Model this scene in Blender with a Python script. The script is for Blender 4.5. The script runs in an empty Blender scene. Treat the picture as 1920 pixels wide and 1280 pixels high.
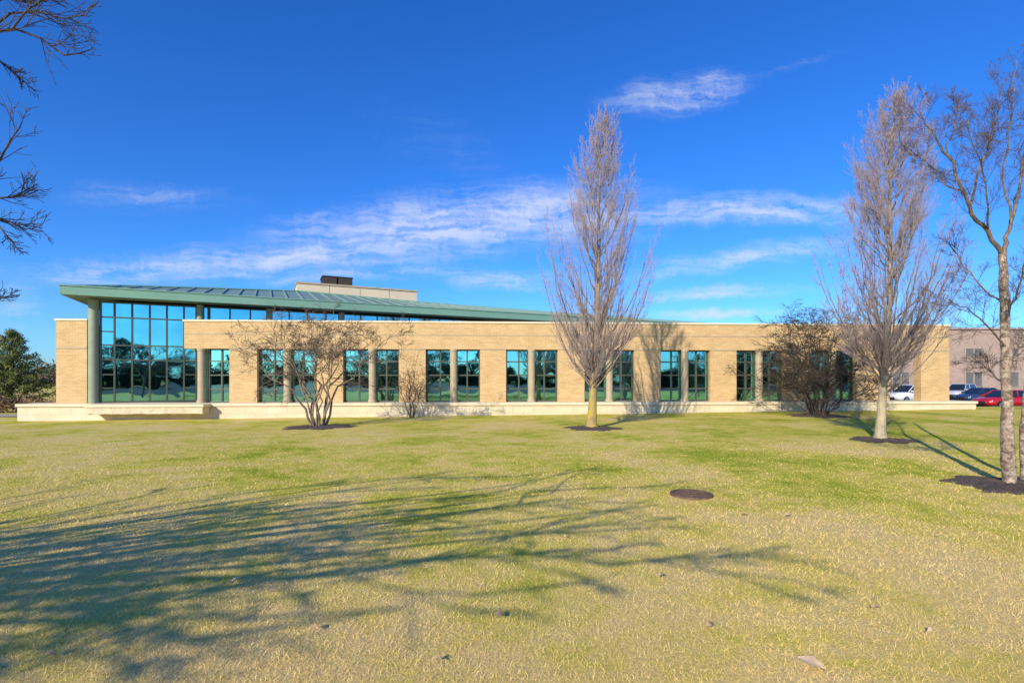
import bpy, math, random
import numpy as np
from mathutils import Vector, Matrix
C = bpy.context.scene.collection
F = 960.0; HY = 708.0; EYE = 1.65
Z = Vector((0, 0, 1))

def at(px, py, d):
    return Vector(((px - 960) / F * d, d, EYE + (HY - py) / F * d))
def sm(a, b, x):
    t = np.clip((np.asarray(x, float) - a) / (b - a), 0, 1)
    return t * t * (3 - 2 * t)
def gz(x, y):
    x = np.asarray(x, float); y = np.asarray(y, float)
    z = sm(11, 23, y) * (-.11 + .0083 * np.clip(x, -30, 30)) + .012 * np.sin(x * .9 + 1) * np.cos(y * .7)
    dr = sm(27.5, 34, y) * sm(16, 22, x)
    return z * (1 - dr) - .8 * dr
def G(x, y): return float(gz(x, y))

# ------------------------------------------------------------ objects
def mesh_obj(name, v, f, mat, parent=None, smooth=False):
    m = bpy.data.meshes.new(name); m.from_pydata([tuple(p) for p in v], [], f); m.update()
    if mat: m.materials.append(mat)
    if smooth: m.polygons.foreach_set('use_smooth', [True] * len(m.polygons))
    o = bpy.data.objects.new(name, m); C.objects.link(o)
    if parent: o.parent = parent
    return o
def tag(o, label=None, cat=None, group=None, kind=None):
    if label: o['label'] = label
    if cat: o['category'] = cat
    if group: o['group'] = group
    if kind: o['kind'] = kind
    return o
def empty(name, loc, rz=0):
    o = bpy.data.objects.new(name, None); C.objects.link(o)
    o.location = loc; o.rotation_euler = (0, 0, rz); o.empty_display_size = .3
    return o
class MB:
    def __init__(s): s.v = []; s.f = []
    def add(s, v, f):
        b = len(s.v); s.v += v; s.f += [tuple(i + b for i in q) for q in f]
    def box(s, x0, x1, y0, y1, z0, z1):
        s.add([(x0,y0,z0),(x1,y0,z0),(x1,y1,z0),(x0,y1,z0),(x0,y0,z1),(x1,y0,z1),(x1,y1,z1),(x0,y1,z1)],
              [(0,3,2,1),(4,5,6,7),(0,1,5,4),(1,2,6,5),(2,3,7,6),(3,0,4,7)])
    def cyl(s, cx, cy, z0, z1, r, n=20, r2=None):
        r2 = r if r2 is None else r2
        v = [(cx + r*math.cos(2*math.pi*i/n), cy + r*math.sin(2*math.pi*i/n), z0) for i in range(n)]
        v += [(cx + r2*math.cos(2*math.pi*i/n), cy + r2*math.sin(2*math.pi*i/n), z1) for i in range(n)]
        f = [(i, (i+1) % n, n + (i+1) % n, n + i) for i in range(n)] + [tuple(range(n-1, -1, -1)), tuple(range(n, 2*n))]
        s.add(v, f)
    def ycyl(s, cx, cz, y0, y1, r, n=20):
        v = [(cx + r*math.cos(2*math.pi*i/n), y0, cz + r*math.sin(2*math.pi*i/n)) for i in range(n)]
        v += [(p[0], y1, p[2]) for p in v]
        f = [(i, n+i, n+(i+1) % n, (i+1) % n) for i in range(n)] + [tuple(range(n)), tuple(range(2*n-1, n-1, -1))]
        s.add(v, f)
    def tube(s, pts, rads, n=4):
        pts = [Vector(p) for p in pts]
        od = pts[-1] - pts[0]
        ref = Vector((1, .1, .1)) if abs(od.z) > .7 * od.length else Z
        b = len(s.v); m = len(pts)
        for i, p in enumerate(pts):
            t = pts[min(i+1, m-1)] - pts[max(i-1, 0)]
            a = t.cross(ref)
            if a.length < 1e-9: a = Vector((0, 1, 0))
            a.normalize(); c = t.cross(a); c.normalize(); r = rads[i]
            for k in range(n):
                w = 2*math.pi*k/n
                s.v.append(tuple(p + a*(r*math.cos(w)) + c*(r*math.sin(w))))
        for i in range(m-1):
            for k in range(n):
                k2 = (k+1) % n
                s.f.append((b+i*n+k, b+i*n+k2, b+(i+1)*n+k2, b+(i+1)*n+k))
        s.f.append(tuple(b+(m-1)*n+k for k in range(n)))
    def build(s, name, mat, parent=None, smooth=False): return mesh_obj(name, s.v, s.f, mat, parent, smooth)

# ------------------------------------------------------------ materials
def nd(t, typ, ins=None, **at_):
    n = t.nodes.new(typ)
    for k, v in at_.items(): setattr(n, k, v)
    for k, v in (ins or {}).items():
        if isinstance(v, bpy.types.NodeSocket): t.links.new(v, n.inputs[k])
        else: n.inputs[k].default_value = v
    return n
def c4(c): return (c[0], c[1], c[2], 1)
def mixc(t, f, a, b, blend='MIX'):
    n = t.nodes.new('ShaderNodeMix'); n.data_type = 'RGBA'; n.blend_type = blend
    for i, v in ((0, f), (6, a), (7, b)):
        if isinstance(v, bpy.types.NodeSocket): t.links.new(v, n.inputs[i])
        else: n.inputs[i].default_value = v if i == 0 else c4(v)
    return n.outputs[2]
def mth(t, op, a, b=0.0, c=None):
    d = {0: a, 1: b}
    if c is not None: d[2] = c
    return nd(t, 'ShaderNodeMath', d, operation=op).outputs[0]
def noise(t, vec, scale, detail=3, rough=.6, dist=0):
    return nd(t, 'ShaderNodeTexNoise', {'Vector': vec, 'Scale': scale, 'Detail': detail, 'Roughness': rough, 'Distortion': dist}).outputs[0]
def rng_(t, v, a, b, c=0., d=1.):
    return nd(t, 'ShaderNodeMapRange', {0: v, 1: a, 2: b, 3: c, 4: d}).outputs[0]
def grey(t, f): return nd(t, 'ShaderNodeCombineColor', {0: f, 1: f, 2: f}).outputs[0]
def newmat(name):
    m = bpy.data.materials.new(name); m.use_nodes = True
    t = m.node_tree; b = t.nodes['Principled BSDF']
    return m, t, b
def objco(t): return nd(t, 'ShaderNodeTexCoord').outputs['Object']
def simple(name, c1, c2=None, scale=6, rough=.7, metal=0, bump=0, bscale=None, detail=4, spec=.3):
    m, t, b = newmat(name); co = objco(t)
    n = rng_(t, noise(t, co, scale, detail), .3, .7)
    col = mixc(t, n, c1, c2 or tuple(x*.75 for x in c1))
    t.links.new(col, b.inputs['Base Color'])
    b.inputs['Roughness'].default_value = rough; b.inputs['Metallic'].default_value = metal
    b.inputs['Specular IOR Level'].default_value = spec
    if bump:
        bp = nd(t, 'ShaderNodeBump', {'Height': noise(t, co, bscale or scale*3, 4), 'Strength': bump, 'Distance': .05})
        t.links.new(bp.outputs[0], b.inputs['Normal'])
    return m
def brickmat(name, c1, c2, mort, bw, rh, ms, nscale=1.2, bump=.3):
    m, t, b = newmat(name); co = objco(t)
    sp = nd(t, 'ShaderNodeSeparateXYZ', {0: co})
    v = nd(t, 'ShaderNodeCombineXYZ', {0: mth(t, 'ADD', sp.outputs[0], sp.outputs[1]), 1: sp.outputs[2]}).outputs[0]
    br = nd(t, 'ShaderNodeTexBrick', {'Vector': v, 'Color1': c4(c1), 'Color2': c4(c2), 'Mortar': c4(mort), 'Scale': 1.,
            'Mortar Size': ms, 'Mortar Smooth': .3, 'Bias': 0., 'Brick Width': bw, 'Row Height': rh})
    n = rng_(t, noise(t, v, nscale, 5, .65), .3, .7, .88, 1.08)
    n2 = rng_(t, noise(t, v, 14, 3, .6), .3, .7, .90, 1.07)
    t.links.new(mixc(t, 1., br.outputs[0], grey(t, mth(t, 'MULTIPLY', n, n2)), 'MULTIPLY'), b.inputs['Base Color'])
    b.inputs['Roughness'].default_value = .85; b.inputs['Specular IOR Level'].default_value = .2
    h = mth(t, 'ADD', mth(t, 'MULTIPLY', br.outputs[1], -1.), mth(t, 'MULTIPLY', noise(t, co, 18, 4), .8))
    bp = nd(t, 'ShaderNodeBump', {'Height': h, 'Strength': bump, 'Distance': .02})
    t.links.new(bp.outputs[0], b.inputs['Normal'])
    return m
M = {}
M['brick'] = brickmat('buff_brick', (.72,.49,.245), (.615,.40,.185), (.52,.365,.195), .28, .085, .009)
M['stone'] = brickmat('cream_stone', (.76,.64,.45), (.70,.585,.40), (.56,.45,.30), .95, .28, .010, 2., .35)
M['rough_stone'] = simple('rough_stone', (.78,.65,.45), (.55,.45,.31), 4, .9, bump=1., bscale=7)
M['cap'] = simple('cap_stone', (.82,.69,.48), (.70,.59,.41), 3, .85, bump=.2, bscale=20)
M['column'] = simple('column_concrete', (.50,.40,.26), (.40,.32,.20), 2.5, .7, bump=.1, bscale=30)
M['corner_column'] = simple('corner_column', (.33,.37,.26), (.27,.31,.21), 2.5, .6)
M['frame'] = simple('bronze_frame', (.115,.125,.088), (.08,.09,.063), 2, .45, .2)
M['frame_light'] = simple('olive_frame', (.30,.26,.12), (.24,.21,.10), 2, .5, .2)
M['roof'] = simple('green_metal_roof', (.20,.30,.23), (.26,.36,.285), .8, .5, .1, spec=.4)
M['seam'] = simple('seam_metal', (.29,.41,.33), (.24,.35,.28), .8, .5, .1, spec=.4)
M['fascia'] = simple('green_fascia', (.21,.39,.29), (.18,.34,.25), .8, .5, spec=.4)
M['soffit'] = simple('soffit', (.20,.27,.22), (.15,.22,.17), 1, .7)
M['screen'] = simple('screen_panel', (.72,.59,.41), (.64,.53,.37), .7, .7)
M['dark_metal'] = simple('dark_metal', (.05,.04,.035), (.025,.02,.02), 3, .6)
M['deck'] = simple('roof_membrane', (.25,.24,.22), None, 2, .9)
M['redbrick'] = brickmat('brown_brick', (.47,.335,.265), (.40,.28,.22), (.46,.36,.30), .4, .14, .012, .4)
M['asphalt'] = simple('asphalt', (.055,.055,.06), (.04,.04,.043), 8, .9, bump=.2)
M['paint_line'] = simple('line_paint', (.7,.7,.68), (.55,.55,.53), 5, .8)
M['concrete'] = simple('concrete', (.46,.42,.36), (.37,.34,.29), 2, .9, bump=.1)
M['mulch'] = simple('mulch', (.19,.14,.105), (.065,.048,.038), 28, 1., bump=1., bscale=40)
M['iron'] = simple('rusty_iron', (.27,.17,.115), (.14,.085,.06), 14, .75, .2, bump=.5, bscale=60)
M['leaf'] = simple('dry_leaf', (.56,.37,.20), (.38,.23,.11), 25, .8)
M['pale_leaf'] = simple('pale_leaf', (.74,.53,.33), (.56,.38,.22), 25, .8)
M['tyre'] = simple('tyre', (.02,.02,.02), None, 10, .85)
M['rim'] = simple('rim', (.5,.5,.52), None, 10, .35, .8)
M['carglass'] = simple('car_glass', (.02,.025,.03), (.015,.02,.025), 2, .05, 0, spec=.8)
M['farglass'] = simple('far_glass', (.19,.18,.17), (.14,.135,.13), .3, .3, 0, spec=.5)
M['farframe'] = simple('far_frame', (.46,.37,.29), (.40,.32,.25), 1, .7)
M['lamp'] = simple('lamp_glass', (.8,.8,.78), None, 10, .15, spec=.8)
M['tail'] = simple('tail_lamp', (.4,.01,.01), None, 10, .2)
M['plate'] = simple('trim_black', (.03,.03,.032), None, 10, .5)
def glassmat(name, tint, bump=.02):
    m, t, b = newmat(name); co = objco(t)
    n = rng_(t, noise(t, co, .7, 2), .3, .7)
    t.links.new(mixc(t, n, tint, tuple(x*.8 for x in tint)), b.inputs['Base Color'])
    b.inputs['Metallic'].default_value = 1.; b.inputs['Roughness'].default_value = .02
    bp = nd(t, 'ShaderNodeBump', {'Height': noise(t, co, 1.1, 1), 'Strength': bump, 'Distance': .3})
    t.links.new(bp.outputs[0], b.inputs['Normal'])
    return m
M['glass'] = glassmat('teal_glass', (.31,.78,.78))
def bark(name, c1, c2, c3=None, lowz=None, sc=(6,6,1.5), lo=.35, hi=.65):
    m, t, b = newmat(name); co = objco(t)
    mp = nd(t, 'ShaderNodeMapping', {0: co, 'Scale': sc}).outputs[0]
    n = rng_(t, noise(t, mp, 2.5, 5, .7, .5), lo, hi)
    col = mixc(t, n, c1, c2)
    if c3:
        zz = nd(t, 'ShaderNodeSeparateXYZ', {0: co}).outputs[2]
        k = mth(t, 'MULTIPLY', rng_(t, zz, lowz[0], lowz[1], 1., 0.), rng_(t, noise(t, co, 4, 4), .3, .6))
        col = mixc(t, k, col, c3)
    t.links.new(col, b.inputs['Base Color']); b.inputs['Roughness'].default_value = .9
    b.inputs['Specular IOR Level'].default_value = .15
    bp = nd(t, 'ShaderNodeBump', {'Height': n, 'Strength': .7, 'Distance': .03})
    t.links.new(bp.outputs[0], b.inputs['Normal'])
    return m
M['pop_trunk'] = bark('poplar_bark', (.42,.32,.22), (.23,.17,.125), (.58,.42,.075), (.6,2.1))
M['pop_trunk2'] = bark('poplar_bark_pale', (.50,.41,.30), (.29,.23,.17), (.58,.48,.27), (.8,2.2))
M['pop_limb'] = bark('poplar_limb', (.36,.28,.23), (.24,.185,.15))
M['pop_twig'] = bark('poplar_twig', (.56,.43,.40), (.43,.33,.305))
M['birch_trunk'] = bark('birch_bark', (.64,.50,.37), (.16,.105,.072), None, None, (4.5,4.5,4.5), .38, .62)
M['birch_limb'] = bark('birch_limb', (.36,.27,.20), (.12,.085,.063))
M['birch_twig'] = bark('birch_twig', (.25,.18,.145), (.14,.10,.08))
M['bush_stem'] = bark('bush_stem', (.40,.31,.22), (.18,.135,.095))
M['bush_twig'] = bark('bush_twig', (.22,.17,.13), (.12,.092,.07))
M['bush_dark'] = bark('bush_dark_twig', (.13,.10,.075), (.07,.055,.042))
M['left_twig'] = bark('left_twig', (.18,.155,.15), (.09,.078,.078))
def flecks_mat(name, c1, c2, sc=2.):
    m, t, b = newmat(name); co = objco(t)
    a = nd(t, 'ShaderNodeAttribute', attribute_name='rnd').outputs['Fac']
    k = mth(t, 'ADD', mth(t, 'MULTIPLY', a, .5), mth(t, 'MULTIPLY', rng_(t, noise(t, co, sc, 3), .3, .7), .5))
    t.links.new(mixc(t, k, c1, c2), b.inputs['Base Color']); b.inputs['Roughness'].default_value = .8
    b.inputs['Specular IOR Level'].default_value = .2
    return m
M['needle'] = flecks_mat('needles', (.03,.06,.025), (.32,.34,.10), 1.2)
M['brownwood'] = flecks_mat('far_wood', (.13,.10,.08), (.24,.19,.15), .4)
M['reflwood'] = flecks_mat('wood_mass', (.02,.04,.015), (.12,.11,.05), .12)
M['dryplant'] = flecks_mat('dry_plant', (.20,.13,.07), (.42,.29,.16), 1.)

# lawn colour as shared nodes
def lawn_nodes(t, extra=None):
    pos = nd(t, 'ShaderNodeNewGeometry').outputs['Position']
    n1 = noise(t, pos, .30, 4, .62, .5); n2 = noise(t, pos, 1.9, 4, .65); n3 = noise(t, pos, 13, 2, .6)
    sp_ = nd(t, 'ShaderNodeSeparateXYZ', {0: pos}); y = sp_.outputs[1]; x = sp_.outputs[0]
    k = mth(t, 'ADD', mth(t, 'MULTIPLY', n1, 1.15), mth(t, 'MULTIPLY', n2, .7))
    k = mth(t, 'ADD', k, mth(t, 'MULTIPLY', n3, .35))
    k = mth(t, 'ADD', k, rng_(t, y, 2.5, 8., -.27, -.10))
    k = mth(t, 'ADD', k, rng_(t, x, -6., 8., -.02, .04))
    # faint mowing passes along the building
    k = mth(t, 'ADD', k, mth(t, 'MULTIPLY', mth(t, 'SINE', mth(t, 'ADD', mth(t, 'MULTIPLY', x, 2.2), mth(t, 'MULTIPLY', y, .5))), .03))
    if extra is not None: k = mth(t, 'ADD', k, extra)
    g = rng_(t, k, .74, 1.24)
    r = nd(t, 'ShaderNodeValToRGB', {0: g}); e = r.color_ramp.elements
    e[0].position = 0; e[0].color = (.90,.67,.28,1); e[1].position = 1; e[1].color = (.38,.43,.04,1)
    a = e.new(.35); a.color = (.87,.67,.195,1); a = e.new(.65); a.color = (.69,.60,.098,1)
    return r.outputs[0], n3, pos
m, t, b = newmat('lawn')
col, n3, pos = lawn_nodes(t)
fine = rng_(t, noise(t, pos, 55, 4, .7), .3, .7, .66, 1.12)
t.links.new(mixc(t, 1., col, grey(t, fine), 'MULTIPLY'), b.inputs['Base Color']); b.inputs['Roughness'].default_value = .95
b.inputs['Specular IOR Level'].default_value = .03
bp = nd(t, 'ShaderNodeBump', {'Height': noise(t, pos, 40, 4, .8), 'Strength': .65, 'Distance': .035})
t.links.new(bp.outputs[0], b.inputs['Normal']); M['lawn'] = m
m, t, b = newmat('grass_blades')
rn = nd(t, 'ShaderNodeAttribute', attribute_name='rnd').outputs['Fac']
col, n3, pos = lawn_nodes(t, rng_(t, rn, 0, 1, -.23, .18))
br = mth(t, 'MULTIPLY', rng_(t, rn, 0, 1, 1.08, .78), rng_(t, n3, .3, .7, .82, 1.1))
t.links.new(mixc(t, 1., col, grey(t, br), 'MULTIPLY'), b.inputs['Base Color']); b.inputs['Roughness'].default_value = .9
b.inputs['Specular IOR Level'].default_value = .03
M['blades'] = m

# ------------------------------------------------------------ world / sun / camera
SUN_EL = math.radians(24); AZ = math.radians(29)
ldir = Vector((math.sin(AZ)*math.cos(SUN_EL), math.cos(AZ)*math.cos(SUN_EL), -math.sin(SUN_EL)))
w = bpy.data.worlds.new('World'); bpy.context.scene.world = w; w.use_nodes = True
t = w.node_tree; bg = t.nodes['Background']; bg.inputs[1].default_value = .137
sky = nd(t, 'ShaderNodeTexSky', sky_type='NISHITA', sun_disc=False, sun_elevation=SUN_EL, sun_rotation=math.radians(209),
         altitude=200., air_density=1., dust_density=.3, ozone_density=3.)
hs = nd(t, 'ShaderNodeHueSaturation', {'Saturation': 1.25, 'Value': 1.0, 'Color': sky.outputs[0]}).outputs[0]
skc = mixc(t, 1., hs, (.50, .91, 1.52), 'MULTIPLY')
dirv = nd(t, 'ShaderNodeTexCoord').outputs['Generated']
sp = nd(t, 'ShaderNodeSeparateXYZ', {0: dirv})
yy = mth(t, 'MAXIMUM', sp.outputs[1], .02)
uv = nd(t, 'ShaderNodeCombineXYZ', {0: mth(t, 'DIVIDE', sp.outputs[0], yy), 1: mth(t, 'DIVIDE', sp.outputs[2], yy)}).outputs[0]
wn = nd(t, 'ShaderNodeTexNoise', {'Vector': uv, 'Scale': 7., 'Detail': 5., 'Roughness': .7})
off = nd(t, 'ShaderNodeVectorMath', {0: wn.outputs['Color'], 1: (.5,.5,.5)}, operation='SUBTRACT').outputs[0]
off = nd(t, 'ShaderNodeVectorMath', {0: off, 1: (.16,.05,0)}, operation='MULTIPLY').outputs[0]
uvd = nd(t, 'ShaderNodeVectorMath', {0: uv, 1: off}, operation='ADD').outputs[0]
clouds = [(830,425,480,88,7,1.05),(560,482,620,46,4,.92),(1010,402,330,84,3,1.0),(1400,395,380,40,1,.95),(1275,172,190,48,10,.85),
          (960,527,170,28,0,.85),(1410,480,320,30,9,.85),(1350,550,210,18,2,1.),(1350,588,180,13,0,.95),(270,368,240,40,-2,.46),
          (300,505,380,40,3,.85),(1490,125,160,16,22,.3),(10,560,120,90,0,.5),(690,515,320,20,2,.75),(850,290,330,110,-32,.2)]
acc = None
for (px, py, rx, ry, rot, s) in clouds:
    mp = nd(t, 'ShaderNodeMapping', {0: uvd, 'Location': ((px-960)/F, (HY-py)/F, 0), 'Rotation': (0, 0, math.radians(rot)), 'Scale': (rx/F, ry/F, 1)}, vector_type='TEXTURE').outputs[0]
    ln = nd(t, 'ShaderNodeVectorMath', {0: mp}, operation='LENGTH').outputs['Value']
    v = mth(t, 'MULTIPLY', rng_(t, ln, 1.1, .1, 0., 1.), s)
    acc = v if acc is None else mth(t, 'MAXIMUM', acc, v)
st = nd(t, 'ShaderNodeMapping', {0: uvd, 'Rotation': (0, 0, math.radians(-8)), 'Scale': (4., 26, 1)}).outputs[0]
f1 = noise(t, st, 1.6, 6, .68, .3)
st2 = nd(t, 'ShaderNodeMapping', {0: uvd, 'Rotation': (0, 0, math.radians(32)), 'Scale': (34, 8, 1)}).outputs[0]
f2 = noise(t, st2, 1.2, 4, .65, 1.)
ff = mth(t, 'ADD', mth(t, 'MULTIPLY', f1, .84), mth(t, 'MULTIPLY', f2, .26))
al = mth(t, 'MULTIPLY', acc, rng_(t, ff, .36, .76, .12, 1.32))
al = nd(t, 'ShaderNodeMapRange', {0: al, 1: .04, 2: 1.05}, interpolation_type='SMOOTHSTEP').outputs[0]
al = mth(t, 'MULTIPLY', al, .78)
al = mth(t, 'MULTIPLY', al, rng_(t, sp.outputs[1], .05, .15))
fin = mixc(t, al, skc, (5.4, 5.8, 6.9))
t.links.new(fin, bg.inputs[0])
sl = bpy.data.lights.new('sun', 'SUN'); sl.energy = 5.0; sl.angle = math.radians(.4); sl.color = (1, .91, .72)
so = bpy.data.objects.new('sun', sl); C.objects.link(so); so.location = (-20, -30, 30)
so.rotation_euler = ldir.to_track_quat('-Z', 'Y').to_euler()
cam = bpy.data.cameras.new('camera'); cam.lens = 18; cam.sensor_width = 36; cam.shift_y = 68/1920; cam.clip_end = 3000; cam.clip_start = .05
co = bpy.data.objects.new('camera', cam); C.objects.link(co); co.location = (0, 0, EYE); co.rotation_euler = (math.pi/2, 0, 0)
bpy.context.scene.camera = co
bpy.context.scene.view_settings.view_transform = 'Standard'

# ------------------------------------------------------------ ground
def axis(lo, hi, fine_lo, fine_hi, step, n):
    a = np.arange(fine_lo, fine_hi + .001, step)
    l = fine_lo - np.geomspace(1, fine_lo - lo, n)[::-1]; h = fine_hi + np.geomspace(1, hi - fine_hi, n)
    return np.concatenate([l, a, h])
xs = axis(-900, 900, -36, 44, .8, 14); ys = axis(-500, 1500, -6, 46, .8, 14)
XX, YY = np.meshgrid(xs, ys); ZZ = gz(XX, YY)
nx, ny = len(xs), len(ys)
verts = np.stack([XX.ravel(), YY.ravel(), ZZ.ravel()], 1).tolist()
faces = [(j*nx+i, j*nx+i+1, (j+1)*nx+i+1, (j+1)*nx+i) for j in range(ny-1) for i in range(nx-1)]
tag(mesh_obj('lawn', verts, faces, M['lawn'], None, True), 'wide mown winter lawn of straw and green grass', 'lawn', kind='structure')
# blades
R = np.random.default_rng(5)
def tri_cloud(name, P, A, B, Cc, rnd, mat, parent=None):
    n = len(P); v = np.empty((n*3, 3), np.float32); v[0::3] = A; v[1::3] = B; v[2::3] = Cc
    m = bpy.data.meshes.new(name); m.vertices.add(n*3); m.vertices.foreach_set('co', v.ravel())
    m.loops.add(n*3); m.loops.foreach_set('vertex_index', np.arange(n*3, dtype=np.int32))
    m.polygons.add(n); m.polygons.foreach_set('loop_start', np.arange(0, n*3, 3, dtype=np.int32))
    m.update(calc_edges=True)
    a = m.attributes.new('rnd', 'FLOAT', 'POINT'); a.data.foreach_set('value', np.repeat(rnd, 3).astype(np.float32))
    m.materials.append(mat); o = bpy.data.objects.new(name, m); C.objects.link(o)
    if parent: o.parent = parent
    return o
n = 360000; DN, DF = 2.3, 20.
u_ = R.uniform(0, 1, n)**1.15; d = DN*(DF/DN)**u_
x = R.uniform(-1, 1, n) * (d*1.02 + .25)
L = R.uniform(.018, .048, n) * (1 - .65*sm(6, 18, d)); wd = .00066*d**1.04
P = np.stack([x, d, gz(x, d) - .004], 1)
th = R.uniform(0, 2*np.pi, n); le = np.abs(R.normal(1.0, .34, n)); ph = R.uniform(0, 2*np.pi, n)
tip = P + np.stack([np.cos(th)*np.sin(le), np.sin(th)*np.sin(le), np.abs(np.cos(le))*.8 + .1], 1) * L[:, None]
sd = np.stack([np.cos(ph), np.sin(ph), np.zeros(n)], 1) * wd[:, None]
tag(tri_cloud('grass', P, P - sd, P + sd, tip, R.uniform(0, 1, n), M['blades']), 'short dry grass blades covering the lawn', 'grass', kind='stuff')

# ------------------------------------------------------------ building
a = math.atan(.0599); root = empty('brick_building', (-21.0, 23.6, 0), a)
tag(root, 'long low buff brick building with green metal roof and glass corner', 'building')
TA = math.tan(a)
def S(px, off=0.):
    u = (px-960)/F; base = 23.6 + 21.0*TA - off/math.cos(a)
    Y = base/(1-TA*u); X = u*Y
    return (X+21.0)*math.cos(a) + (Y-23.6)*math.sin(a)
ZS, ZH, ZT = .48, 3.02, 4.28
groups = [(482,530,545,593),(643,690,705,748),(798,843,858,900),(949,990,1004,1046),(1096,1137,1150,1190),(1239,1278,1293,1332),(1381,1418,1432,1470),(1522,1556,1571,1605)]
piers = [(430,482),(593,643),(748,798),(900,949),(1046,1096),(1190,1239),(1332,1381),(1470,1522),(1605,1668),(1727,1780)]
wl = MB()
for p0, p1 in piers: wl.box(S(p0), S(p1), 0, .45, ZS, ZH)
wl.box(S(345), S(1780), 0, .45, ZH, ZT)
wl.box(S(105), S(163), 0, .45, ZS, ZT)
wl.box(S(105), S(105)+.45, .45, 9, ZS, ZT)
wl.build('brick_wall', M['brick'], root)
bd = MB()
for p0, p1 in piers: bd.box(S(p0)+.002, S(p1)-.002, -.025, 0.0, ZH-.03, ZH+.035)
bd.box(S(105)+.002, S(163)-.002, -.025, 0, ZH-.03, ZH+.035)
bd.box(S(345)+.002, S(1780)-.002, -.012, 0, 3.68, 3.72)
bd.build('brick_band', M['column'], root)
cp = MB(); cp.box(S(345)-.04, S(1780)+.04, -.05, .5, ZT, ZT+.09); cp.box(S(105)-.04, S(163)+.04, -.05, .5, ZT, ZT+.09)
cp.build('coping', M['cap'], root)
core = MB(); core.box(S(432), S(1664), .5, 14, -.5, 4.0); core.box(S(347), S(431), .46, 1.5, 3.85, 4.0)
core.build('inner_wall', M['deck'], root)
pl = MB(); s0 = -1.15; s1 = S(1830, .65)
pl.box(s0, s1, -.65, .6, -.7, .36)
pl.build('stone_plinth', M['stone'], root)
pc = MB(); pc.box(s0-.04, s1+.04, -.72, .6, .36, ZS); pc.build('plinth_cap', M['cap'], root)
colpx = [376] + [(g[1]+g[2])/2 for g in groups]
# cantilevered ledge below glass bay: lit rock face over a clean shadowed recess
b0, b1 = S(166, 1.2), S(382, 1.2)
lg = MB()
prof = [(-.65,.359),(-1.3,.359),(-1.3,.06),(-1.2,.02),(-.65,.02)]
nseg = 24; rr = random.Random(3)
for i in range(nseg+1):
    s = b0 + (b1-b0)*i/nseg; e = rr.uniform(-.03,.03) if 0 < i < nseg else 0
    for (yv, zv) in prof: lg.v.append((s, yv + (e if yv < -1.25 and zv < .3 else 0), zv + (rr.uniform(-.015,.015) if zv < .3 and yv < -.7 else 0)))
k = len(prof)
for i in range(nseg):
    for j in range(k): lg.f.append((i*k+j, i*k+(j+1) % k, (i+1)*k+(j+1) % k, (i+1)*k+j))
lg.f += [tuple(range(k-1, -1, -1)), tuple(nseg*k+j for j in range(k))]
lg.build('bay_ledge', M['rough_stone'], root)
lc = MB(); lc.box(b0-.06, b1+.06, -1.36, -.725, .361, .475); lc.build('ledge_cap', M['cap'], root)
# windows
def window(parent, s0, s1, z0, z1, y, vs, hs_, fw=.065, extra=None, name='window', lm=None):
    g = MB(); g.box(s0+.01, s1-.01, y, y+.04, z0+.01, z1-.01)
    o = g.build(name, M['glass'], parent)
    f = MB(); d0 = y-.07; d1 = y+.05
    f.box(s0, s0+fw, d0, d1, z0, z1); f.box(s1-fw, s1, d0, d1, z0, z1)
    f.box(s0+fw, s1-fw, d0, d1, z0, z0+fw); f.box(s0+fw, s1-fw, d0, d1, z1-fw, z1)
    for v in vs: f.box(v-.034, v+.034, d0+.01, d1, z0+fw, z1-fw)
    for h in hs_: f.box(s0+fw, s1-fw, d0+.014, d1, h-.03, h+.03)
    for (xa, xb, h) in (extra or []): f.box(xa, xb, d0+.018, d1, h-.028, h+.028)
    f.build('frame', lm or M['frame'], o)
    return o
rows = [ZS + (ZH-ZS)*q for q in (.25, .51, .77)]
window(root, S(386), S(430), ZS, ZH, .3, [S(411)], rows)
for g in groups:
    l0, l1, r0, r1 = [S(p) for p in g]
    window(root, l0, l1+.1, ZS, ZH, .3, [l0 + (l1-l0)*.60], rows)
    window(root, r0-.1, r1, ZS, ZH, .3, [r0 + (r1-r0)*.42], rows)
for px in colpx:
    s = S(px); c = MB(); c.cyl(s, .1, ZS+.12, ZH-.1, .17, 24); c.cyl(s, .1, ZS, ZS+.12, .21, 24); c.cyl(s, .1, ZH-.1, ZH, .195, 24)
    c.build('column', M['column'], root)
rv = MB(); rv.box(S(163)+.001, S(168), .05, .5, ZS, ZH); rv.build('reveal_panel', M['frame_light'], root)
# angled wing
WA = math.atan(.48); WO = Vector((-19.0, 23.75, 0))
Mroot = Matrix.Translation(root.location) @ Matrix.Rotation(a, 4, 'Z')
Mw = Mroot.inverted() @ (Matrix.Translation(WO) @ Matrix.Rotation(WA, 4, 'Z'))
def wing(o):
    o.location = Mw.to_translation(); o.rotation_euler = Mw.to_euler(); return o
wx, wy = math.cos(WA), math.sin(WA); nnx, nny = -wy, wx
def WSY(px, yr):
    u = (px-960)/F
    s = (u*(WO.y+yr*nny) - WO.x - yr*nnx)/(wx-u*wy)
    return s, WO.y + s*wy + yr*nny
def WS(px): return WSY(px, 0)[0]
wc = MB(); wc.box(.3, 36, .15, 10, -.5, 5.2); wing(wc.build('wing_wall', M['deck'], root))
v = [WS(p) for p in (215, 248, 281, 313, 345)]
e0 = WS(187); e1 = WS(392)
wing(window(root, e0, e1, .49, 5.2, 0, v + [WS(368)], [2.49, 3.17, 4.47], .07, [(e0+.07, v[0], 1.17), (e0+.07, v[0], 1.8), (e0+.07, v[0], 3.8), (v[4], e1, 1.17), (v[4], e1, 1.8)], 'bay_window'))
vs = [e1 + .92*i for i in range(1, 15)]
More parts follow.
